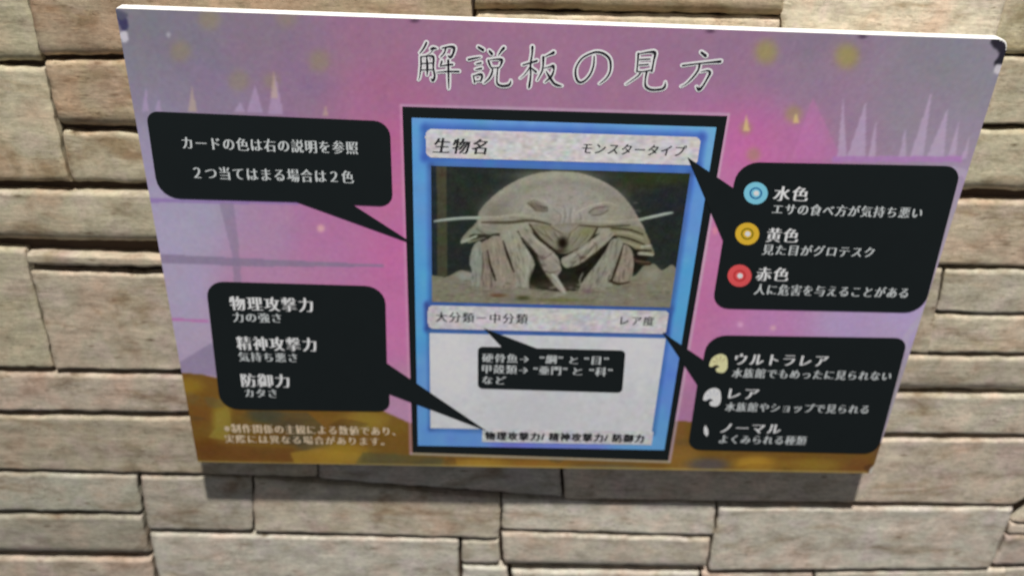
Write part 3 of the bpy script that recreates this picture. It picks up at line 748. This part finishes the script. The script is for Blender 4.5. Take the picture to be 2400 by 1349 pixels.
# shadow under the body
ap([(620, 560), (900, 520), (1180, 600), (1520, 560), (1800, 560), (1850, 660), (1800, 780), (1700, 860), (1420, 900), (1350, 965), (1180, 990), (940, 965), (700, 900), (560, 760)], (38, 36, 26), .97)
ab(1180, 945, 250, 34, (74, 68, 54), .8); ab(1180, 850, 120, 60, (46, 48, 38), .8)
# carapace
shell = [(560, 470), (575, 400), (640, 320), (760, 220), (900, 145), (1050, 105), (1200, 98), (1340, 115), (1480, 165), (1600, 240), (1700, 350), (1760, 450), (1800, 520), (1830, 610), (1860, 660), (1790, 640), (1700, 600), (1560, 560), (1300, 560), (900, 540), (640, 540), (480, 620), (445, 600), (500, 530)]
sm_ = ap(shell, (137, 129, 114))
cx_, cy_ = 1200/SC+O[0], 520/SC+O[1]
rad = np.hypot((A.X-cx_)/(640/SC), (A.Y-cy_)/(430/SC))
shade = 1.0 + .10*np.exp(-((rad-.93)/.06)**2) - .07*np.exp(-((rad-.80)/.06)**2) + .08*np.exp(-((rad-.50)/.22)**2) - .22*np.clip((rad-.98)/.08, 0, 1)
A.col[sm_] *= shade[sm_][:, None]
ab(1150, 130, 300, 40, (148, 146, 122), .6); ab(1200, 270, 330, 110, (150, 140, 131), .7); ab(700, 380, 100, 80, (122, 113, 101), .8); ab(820, 300, 100, 50, (142, 130, 117), .6)
ab(1620, 400, 70, 110, (143, 136, 117), .7); ab(1250, 400, 160, 70, (154, 143, 137), .8); ab(900, 230, 120, 40, (140, 134, 116), .6)
for k in range(170):
    t_ = rr_.uniform(math.pi*1.04, math.pi*1.96); q_ = rr_.uniform(.15, .97)
    x0_, y0_ = 1190+620*q_*math.cos(t_), 500+385*q_*math.sin(t_)
    asx([(x0_, y0_, 4), (x0_+18, y0_-4, 11), (x0_+38, y0_, 4)], rr_.choice([(122, 113, 100), (156, 147, 132), (146, 140, 120), (130, 120, 110)]), .32, 2)
# brow with compound eyes
asx([(880, 440, 20), (905, 400, 26), (930, 350, 26), (980, 305, 22), (1060, 320, 18), (1120, 370, 14)], (160, 150, 134), .6)
ap([(930, 330), (985, 305), (1050, 340), (1085, 385), (1035, 400), (955, 362)], (118, 108, 95), .6)
for k in range(6): asx([(940+22*k, 330-7*k+k*k*3, 5), (966+22*k, 352+2*k, 12), (1000+16*k, 392+k, 6)], (70, 61, 50), .85)
for k in range(5): asx([(952+22*k, 326-6*k+k*k*3, 4), (978+22*k, 346+2*k, 6), (1010+16*k, 385+k, 4)], (158, 148, 132), .6)
ap([(1385, 395), (1440, 362), (1532, 352), (1530, 385), (1470, 418), (1400, 418)], (126, 116, 104), .7)
asx([(1390, 405, 8), (1430, 372, 10), (1510, 360, 8)], (92, 82, 70), .7); asx([(1410, 424, 9), (1480, 418, 10), (1535, 385, 7)], (92, 82, 70), .7)
for k in range(4): asx([(1410+25*k, 398-6*k, 5), (1432+25*k, 400-6*k, 9)], (150, 140, 126), .6, 2)
asx([(1290, 412, 8), (1400, 352, 13), (1530, 330, 9), (1590, 350, 6)], (170, 160, 142), .75)
for q_ in ([(1130, 380), (1180, 420), (1170, 480)], [(1200, 350), (1215, 420), (1200, 490)], [(1260, 370), (1250, 440), (1260, 500)], [(1320, 400), (1330, 450), (1320, 500)]):
    asx([(q_[0][0], q_[0][1], 6), (q_[1][0], q_[1][1], 11), (q_[2][0], q_[2][1], 6)], (112, 101, 93), .55); asx([(q_[0][0]+18, q_[0][1], 5), (q_[1][0]+18, q_[1][1], 10), (q_[2][0]+18, q_[2][1], 5)], (166, 155, 147), .55)
# side skirts
ap([(445, 620), (480, 560), (560, 500), (700, 510), (770, 545), (680, 590), (600, 600), (520, 620)], (130, 126, 108))
ap([(500, 590), (540, 560), (640, 565), (750, 555), (730, 605), (640, 645), (590, 650), (540, 625)], (56, 52, 38), .92)
asx([(450, 622, 20), (500, 600, 20), (560, 575, 14)], (150, 148, 132)); asx([(500, 625, 12), (560, 605, 14), (620, 590, 8)], (118, 114, 96)); asx([(580, 500, 10), (640, 530, 12), (740, 545, 10)], (150, 143, 124), .7)
asx([(560, 520, 8), (620, 560, 8), (700, 575, 6)], (84, 77, 60), .7)
ap([(1540, 500), (1700, 505), (1790, 520), (1850, 640), (1870, 720), (1780, 700), (1700, 650), (1600, 590)], (130, 121, 97))
for a_, c_ in (([(1560, 520, 10), (1690, 530, 15), (1790, 565, 10)], (66, 56, 38)), ([(1590, 575, 10), (1700, 600, 16), (1800, 640, 12)], (60, 51, 35)), ([(1600, 548, 10), (1700, 560, 14), (1790, 595, 10)], (152, 142, 118)),
               ([(1640, 622, 10), (1730, 645, 14), (1790, 672, 12)], (148, 138, 112)), ([(1780, 655, 18), (1845, 648, 14)], (162, 158, 138)), ([(1760, 705, 22), (1860, 715, 18)], (156, 152, 132)), ([(1740, 680, 14), (1850, 685, 14)], (48, 40, 30)),
               ([(1720, 745, 26), (1780, 775, 34), (1840, 780, 26)], (66, 50, 40)), ([(1730, 760, 8), (1840, 770, 8)], (110, 92, 76))): asx(a_, c_, .95)
# legs: flat bark-like plates standing in the sand
def plate(pts, base, lean, n=60):
    b_ = np.array(base, float)
    xs = [p[0] for p in pts]; ys = [p[1] for p in pts]
    P_ = [(p[0]/SC+O[0], p[1]/SC+O[1]) for p in pts]; P_ = smooth(P_, 3)
    m_ = inside(P_, A.X, A.Y); before = A.col.copy(); A.col[m_] = b_
    for k in range(n):
        x_, y_ = rr_.uniform(min(xs), max(xs)), rr_.uniform(min(ys)-20, max(ys)); l_ = rr_.uniform(30, 110)
        asx([(x_, y_, 3), (x_+lean*l_*.5+rr_.uniform(-5, 5), y_+l_*.5, rr_.uniform(7, 15)), (x_+lean*l_, y_+l_, 3)], b_*rr_.choice([.58, .70, .82, 1.10, 1.18]), .5, 3)
    A.col[~m_] = before[~m_]
plate([(540, 640), (600, 625), (625, 800), (620, 990), (520, 980), (525, 840), (505, 760)], (132, 131, 118), .0, 30)
plate([(592, 640), (650, 600), (690, 640), (660, 780), (700, 900), (720, 1010), (590, 1010), (590, 880), (610, 760)], (134, 120, 106), .05)
plate([(645, 600), (730, 575), (770, 640), (800, 760), (850, 860), (830, 1010), (710, 1010), (700, 880), (650, 740)], (140, 126, 110), .15)
plate([(730, 545), (850, 535), (900, 620), (975, 740), (985, 810), (955, 880), (945, 960), (960, 1000), (840, 1010), (850, 900), (820, 800), (780, 680)], (144, 137, 120), .25, 80)
asx([(640, 680, 6), (662, 800, 16), (700, 905, 10)], (44, 35, 26), .92); asx([(755, 610, 6), (790, 720, 20), (835, 840, 10)], (42, 34, 25), .92); asx([(602, 700, 4), (606, 800, 10), (596, 900, 4)], (74, 63, 52), .8)
asx([(985, 800, 6), (955, 870, 14), (950, 960, 8)], (74, 68, 52), .6); asx([(905, 640, 8), (950, 740, 16), (930, 860, 14), (915, 950, 8)], (162, 158, 142), .5)
plate([(1560, 600), (1630, 605), (1640, 680), (1600, 780), (1560, 900), (1560, 1000), (1330, 1010), (1330, 940), (1380, 860), (1440, 790), (1510, 690)], (138, 131, 115), -.3, 90)
plate([(1640, 640), (1700, 665), (1722, 760), (1712, 860), (1695, 920), (1640, 935), (1570, 915), (1580, 830), (1615, 740)], (140, 125, 109), -.12, 50)
asx([(1645, 640, 6), (1612, 750, 18), (1560, 900, 16)], (48, 37, 27), .92); asx([(1545, 908, 20), (1610, 930, 18), (1690, 915, 8)], (58, 43, 30), .9)
asx([(1520, 650, 8), (1450, 740, 16), (1360, 820, 16), (1290, 850, 10)], (34, 30, 22), .9); asx([(1345, 850, 10), (1322, 905, 12), (1345, 960, 8)], (140, 134, 120), .8)
ap([(225, 940), (400, 925), (600, 950), (780, 960), (960, 962), (1180, 985), (1340, 975), (1500, 950), (1700, 945), (2060, 930), (2060, 1200), (225, 1200)], (126, 118, 100), .72, 4)
for k in range(240):
    x0_, y0_ = rr_.uniform(230, 1990), rr_.uniform(925, 1085)
    asx([(x0_, y0_, 4), (x0_+20, y0_+rr_.uniform(-6, 6), 13), (x0_+42, y0_, 4)], rr_.choice([(98, 92, 74), (150, 144, 126), (114, 100, 88), (138, 130, 100), (128, 118, 108)]), .5, 2)
ab(1385, 985, 46, 20, (112, 88, 88), .7)
# mouthparts
ap([(955, 490), (1100, 500), (1250, 480), (1450, 500), (1400, 610), (1280, 690), (1180, 705), (1080, 650), (1000, 575)], (128, 119, 102))
ab(1370, 550, 70, 40, (128, 122, 84), .9); ab(1060, 515, 60, 20, (124, 117, 84), .8); ab(1220, 530, 90, 30, (142, 132, 120), .8)
asx([(950, 488, 10), (1030, 595, 18), (1160, 700, 16)], (50, 42, 28), .95); asx([(1455, 510, 10), (1380, 630, 18), (1230, 715, 14)], (58, 49, 33), .95)
for q_ in (((1000, 520), (1080, 580)), ((1060, 540), (1130, 620)), ((1130, 545), (1170, 600)), ((1260, 540), (1230, 610)), ((1330, 560), (1260, 650)), ((1390, 570), (1310, 650)), ((1100, 500), (1200, 560)), ((1320, 500), (1240, 560))):
    (x0_, y0_), (x1_, y1_) = q_
    asx([(x0_, y0_, 4), ((x0_+x1_)/2, (y0_+y1_)/2+6, 10), (x1_, y1_, 4)], (84, 74, 54), .65); asx([(x0_+14, y0_-6, 4), ((x0_+x1_)/2+14, (y0_+y1_)/2, 9), (x1_+12, y1_-6, 4)], (158, 149, 120), .6)
ab(1196, 628, 38, 44, (30, 23, 15), .95, 1.6); ab(1170, 690, 60, 18, (56, 46, 32), .8)
# antennae lying across the body
asx([(600, 475, 12), (800, 476, 22), (960, 462, 20), (1110, 492, 10)], (74, 64, 48), .85); asx([(1320, 498, 10), (1500, 508, 18), (1690, 496, 12)], (78, 67, 50), .85)
asx([(560, 446, 20), (700, 443, 28), (830, 430, 36), (960, 437, 32), (1130, 468, 8)], (144, 135, 118), .9); asx([(580, 438, 7), (720, 434, 10), (850, 420, 12), (1000, 436, 8), (1100, 455, 4)], (164, 155, 138), .7); asx([(800, 440, 6), (880, 446, 12), (990, 452, 6)], (120, 110, 95), .6)
asx([(1300, 462, 8), (1420, 480, 30), (1560, 482, 32), (1700, 468, 26), (1780, 452, 20)], (142, 134, 116), .9); asx([(1330, 462, 5), (1460, 470, 11), (1600, 470, 11), (1760, 448, 7)], (162, 153, 136), .7); asx([(1450, 488, 5), (1560, 494, 10), (1660, 486, 5)], (112, 102, 86), .6)
asx([(245, 468, 12), (330, 456, 20), (460, 444, 22), (580, 442, 22)], (142, 148, 136)); asx([(250, 462, 5), (400, 443, 7), (570, 436, 7)], (176, 178, 166), .8)
asx([(1765, 455, 20), (1880, 430, 22), (1960, 412, 20), (2010, 404, 12)], (146, 152, 138)); asx([(1780, 446, 6), (1900, 420, 7), (2000, 400, 5)], (180, 182, 168), .8)
# central walking legs
plate([(865, 525), (950, 530), (1010, 600), (1100, 670), (1165, 740), (1185, 830), (1160, 880), (1225, 985), (1212, 1004), (1120, 930), (1050, 830), (1015, 760), (1010, 710), (930, 640)], (142, 132, 117), .8, 110)
asx([(900, 590, 6), (990, 700, 14), (1050, 830, 12), (1130, 940, 6)], (60, 50, 36), .85); asx([(940, 545, 6), (1030, 630, 16), (1130, 720, 14)], (166, 156, 140), .6); asx([(1010, 715, 6), (1060, 740, 10), (1120, 700, 5)], (84, 70, 56), .7); asx([(1060, 830, 5), (1110, 850, 12), (1170, 830, 5)], (88, 74, 60), .7)
asx([(1120, 860, 20), (1165, 910, 22), (1212, 995, 10)], (166, 163, 148), .8); ab(1040, 735, 26, 22, (96, 80, 72), .7); ab(1100, 740, 24, 18, (164, 152, 140), .6); ab(1050, 790, 20, 12, (92, 78, 66), .7)
plate([(1185, 745), (1240, 715), (1330, 655), (1420, 595), (1500, 545), (1580, 550), (1540, 610), (1460, 680), (1370, 750), (1290, 800), (1230, 812), (1195, 790)], (144, 135, 118), -.9, 90)
asx([(1230, 815, 5), (1330, 785, 12), (1450, 695, 12), (1540, 615, 5)], (58, 49, 34), .85); asx([(1210, 755, 6), (1320, 690, 16), (1470, 585, 8)], (168, 159, 141), .6); asx([(1300, 700, 5), (1330, 740, 10), (1320, 780, 5)], (86, 74, 58), .7); asx([(1420, 620, 5), (1450, 650, 10), (1440, 690, 5)], (90, 78, 62), .6)
ab(1345, 735, 24, 12, (78, 64, 50), .8); ab(1270, 770, 22, 10, (92, 80, 64), .6)
ab(720, 1015, 60, 14, (104, 66, 42), .85); ab(900, 1035, 50, 18, (66, 68, 34), .85); ab(1180, 1050, 170, 12, (104, 104, 52), .75); ab(1180, 1008, 36, 9, (150, 142, 132), .7)
for k in range(420):                            # fine mottling over the whole animal
    x0_, y0_ = rr_.uniform(470, 1840), rr_.uniform(110, 960)
    X0, Y0 = x0_/SC+O[0], y0_/SC+O[1]
    d_ = (A.X-X0)**2+(A.Y-Y0)**2; q_ = np.unravel_index(np.argmin(d_), d_.shape)
    c0_ = A.col[q_].copy()
    if c0_.mean() < 90: continue
    l_ = rr_.uniform(6, 20)
    asx([(x0_, y0_, 3), (x0_+l_*.5, y0_+rr_.uniform(-6, 6), rr_.uniform(5, 10)), (x0_+l_, y0_+rr_.uniform(-8, 8), 3)], c0_*rr_.choice([.80, .88, 1.08, 1.14]), .6, 2)
A.col = (A.col-110)*1.16+108; A.col = A.col*.85+A.col.mean(2, keepdims=True)*.15; A.col *= np.array([.95, .985, 1.0])
A.blur(1)
rng_ = np.random.default_rng(8)
lum = A.col.mean(2, keepdims=True); A.grain(4, 2, 61, .3); A.grain(4, 7, 62, .6)
mk = inside([sign_pt(*p) for p in art_box], A.U, A.V)
pic = A.mesh('isopod_picture', .00036, PRINT, border, mk)
pic['label'] = 'printed picture of a pale giant isopod seen head on'

text('生物名', (1018, 340), (1140, 344), 38, border, TEXTBLACK, .00046, .08, shear=.16)
text('モンスタータイプ', (1365, 346), (1606, 353), 28, border, TEXTBLACK, .00046, .05, shear=.16)
text('大分類－中分類', (1022, 741), (1236, 746), 25, border, TEXTBLACK, .00046, .05)
text('レア度', (1455, 749), (1532, 752), 23, border, TEXTBLACK, .00046, .05)
text('物理攻撃力/ 精神攻撃力/ 防御力', (1138, 1017), (1508, 1028), 20, border, TEXTBLACK, .00052, .12, heavy=1)

# ---- footnote on the ground
text('※制作関係の主観による数値であり、', (526, 1001), (926, 1011), 22, sheet, CREAM, .00024, .10)
text('実際には異なる場合があります。', (528, 1026), (900, 1034), 20, sheet, CREAM, .00024, .10)

# ---- speech balloons
def balloon(pts, radii, label):
    o = flat('speech_balloon', rounded(pts, radii), .00050, BLACK, sign)
    o['label'] = label; return o
r1, r2 = .0085, .0125
b1 = balloon([(342, 260), (914, 284), (921, 483), (827, 479), (972, 572), (695, 472), (372, 463)], [.008, .0115, .010, 0, 0, 0, .016], 'black balloon pointing right to the card edge, two lines of white text')
text('カードの色は右の説明を参照', (428, 331), (838, 349), 32, b1, OFFWHITE, .00060, .07)
text('２つ当てはまる場合は２色', (455, 402), (828, 416), 32, b1, OFFWHITE, .00060, .07)
b2 = balloon([(482, 658), (903, 670), (907, 850), (1142, 1009), (913, 922), (914, 963), (517, 957)], [.014, .016, 0, 0, 0, .010, .016], 'black balloon at lower left, three headings in white')
text('物理攻撃力', (540, 709), (732, 714), 35, b2, WHITE, .00060, .13)
text('力の強さ', (547, 741), (658, 745), 24, b2, OFFWHITE, .00060, .08)
text('精神攻撃力', (556, 802), (740, 807), 34, b2, WHITE, .00060, .13)
text('気持ち悪さ', (560, 833), (696, 838), 23, b2, OFFWHITE, .00060, .08)
text('防御力', (567, 889), (677, 892), 33, b2, WHITE, .00060, .13)
text('カタさ', (575, 918), (648, 921), 22, b2, OFFWHITE, .00060, .08)
b3 = balloon([(1728, 379), (2254, 389), (2164, 732), (1668, 721), (1694, 562), (1611, 368), (1718, 440)], [.016, .012, .016, .014, 0, 0, 0], 'black balloon at upper right with blue, yellow and red rings')
text('水色', (1815, 452), (1893, 455), 36, b3, WHITE, .00060, .12)
text('エサの食べ方が気持ち悪い', (1811, 489), (2160, 498), 27, b3, OFFWHITE, .00060, .07)
text('黄色', (1798, 549), (1870, 552), 35, b3, WHITE, .00060, .12)
text('見た目がグロテスク', (1788, 584), (2047, 590), 26, b3, OFFWHITE, .00060, .07)
text('赤色', (1774, 640), (1847, 643), 34, b3, WHITE, .00060, .12)
text('人に危害を与えることがある', (1769, 677), (2127, 685), 26, b3, OFFWHITE, .00060, .07)
b4 = balloon([(1658, 784), (2128, 791), (2056, 1062), (1611, 1052), (1634, 900), (1552, 777), (1648, 842)], [.016, .011, .013, .012, 0, 0, 0], 'black balloon at lower right with three pale fossil icons')
text('ウルトラレア', (1724, 838), (1938, 846), 30, b4, WHITE, .00060, .08)
text('水族館でもめったに見られない', (1717, 871), (2087, 881), 23, b4, OFFWHITE, .00060, .07)
text('レア', (1709, 920), (1776, 923), 29, b4, WHITE, .00060, .08)
text('水族館やショップで見られる', (1701, 950), (2034, 959), 22, b4, OFFWHITE, .00060, .07)
text('ノーマル', (1691, 1000), (1828, 1005), 27, b4, WHITE, .00060, .08)
text('よくみられる種類', (1687, 1026), (1888, 1032), 22, b4, OFFWHITE, .00060, .07)
b5 = balloon([(1120, 811), (1176, 812), (1134, 768), (1258, 815), (1466, 820), (1458, 919), (1120, 909)], [.0042, 0, 0, 0, .0042, .0042, .0042], 'small black balloon inside the card text box')
for s_, a_, b_, h_ in (('硬骨魚→', (1131, 837), (1238, 839), 22), ('“綱”', (1266, 840), (1318, 841), 22), ('と', (1336, 843), (1354, 843), 20), ('“目”', (1370, 843), (1425, 844), 22),
                     ('甲殻類→', (1131, 863), (1236, 865), 22), ('“亜門”', (1251, 866), (1328, 868), 22), ('と', (1344, 869), (1364, 869), 20), ('“科”', (1382, 869), (1434, 870), 22), ('など', (1131, 889), (1185, 890), 21)):
    text(s_, a_, b_, h_, b5, OFFWHITE, .00060, .10)

# ---- icons
def ellipse_px(x, y, rx, ry, n=28, a0=0, a1=360, ctr=False):
    return [sign_pt(x+rx*math.cos(math.radians(a0+(a1-a0)*k/n)), y+ry*math.sin(math.radians(a0+(a1-a0)*k/n))) for k in range(n)]
for x, y, outer, mid, dot, lb in ((1771, 452, (112, 178, 212), (36, 92, 140), (226, 240, 246), 'light blue ring'), (1751, 547, (224, 160, 48), (118, 104, 20), (240, 234, 214), 'orange yellow ring'), (1733, 645, (206, 76, 78), (170, 48, 50), (244, 214, 208), 'red ring')):
    o = flat('ring_icon', ellipse_px(x, y, 28, 26), .00058, ink_mat('ring_ink', outer), b3 if True else None); o['label'] = lb
    # inner ring and pale centre dot are joined into the icon as further faces
    me = o.data; n0 = len(me.vertices)
    bm = bmesh.new(); bm.from_mesh(me)
    for (r, dd, mi, ox) in ((15, .00061, 1, 0), (11, .00064, 0, 0), (6.5, .00068, 2, 1)):
        vs = [bm.verts.new((u, -dd, v)) for u, v in ellipse_px(x+ox, y, r, r*.93, 20)]
        f = bm.faces.new(vs); f.material_index = mi
        f.normal_update()
        if f.normal.y > 0: f.normal_flip()
    bm.to_mesh(me); bm.free()
    me.materials.append(ink_mat('ring_dark_ink', mid)); me.materials.append(ink_mat('ring_light_ink', dot))
def fossil(x, y, s, c, c2, lb):
    pts = [(-22, 6), (-18, -8), (-8, -18), (6, -22), (18, -16), (21, 0), (19, 14), (10, 22), (-4, 20), (-6, 12), (2, 8), (-6, 4), (-14, 8)]
    P_ = smooth([(x+a_*s, y+b_*s) for a_, b_ in pts], 4)
    o = flat('fossil_icon', [sign_pt(p[0], p[1]) for p in P_], .00058, ink_mat('fossil_ink', c), b4); o['label'] = lb
    bm = bmesh.new(); bm.from_mesh(o.data)
    for k in range(5):
        t = math.radians(150+k*42)
        line = [(x+2*s+6*s*math.cos(t), y+6*s*math.sin(t)), (x+2*s+17*s*math.cos(t), y-1+17*s*math.sin(t)), (x+2*s+17*s*math.cos(t+.12), y-1+17*s*math.sin(t+.12)), (x+2*s+6*s*math.cos(t+.2), y+6*s*math.sin(t+.2))]
        vs = [bm.verts.new((sign_pt(*p)[0], -.00061-k*.000004, sign_pt(*p)[1])) for p in line]
        f = bm.faces.new(vs); f.material_index = 1; f.normal_update()
        if f.normal.y > 0: f.normal_flip()
    bm.to_mesh(o.data); bm.free(); o.data.materials.append(ink_mat('fossil_groove_ink', c2))
fossil(1684, 850, 1.0, (206, 196, 150), (160, 144, 96), 'cream fossil icon')
fossil(1669, 929, .98, (206, 208, 214), (160, 164, 176), 'white fossil icon')
o = flat('fossil_icon', [sign_pt(*p) for p in [(1653, 994), (1659, 1004), (1660, 1016), (1656, 1021), (1650, 1014), (1649, 1002)]], .00058, WHITE, b4); o['label'] = 'small white crescent icon'
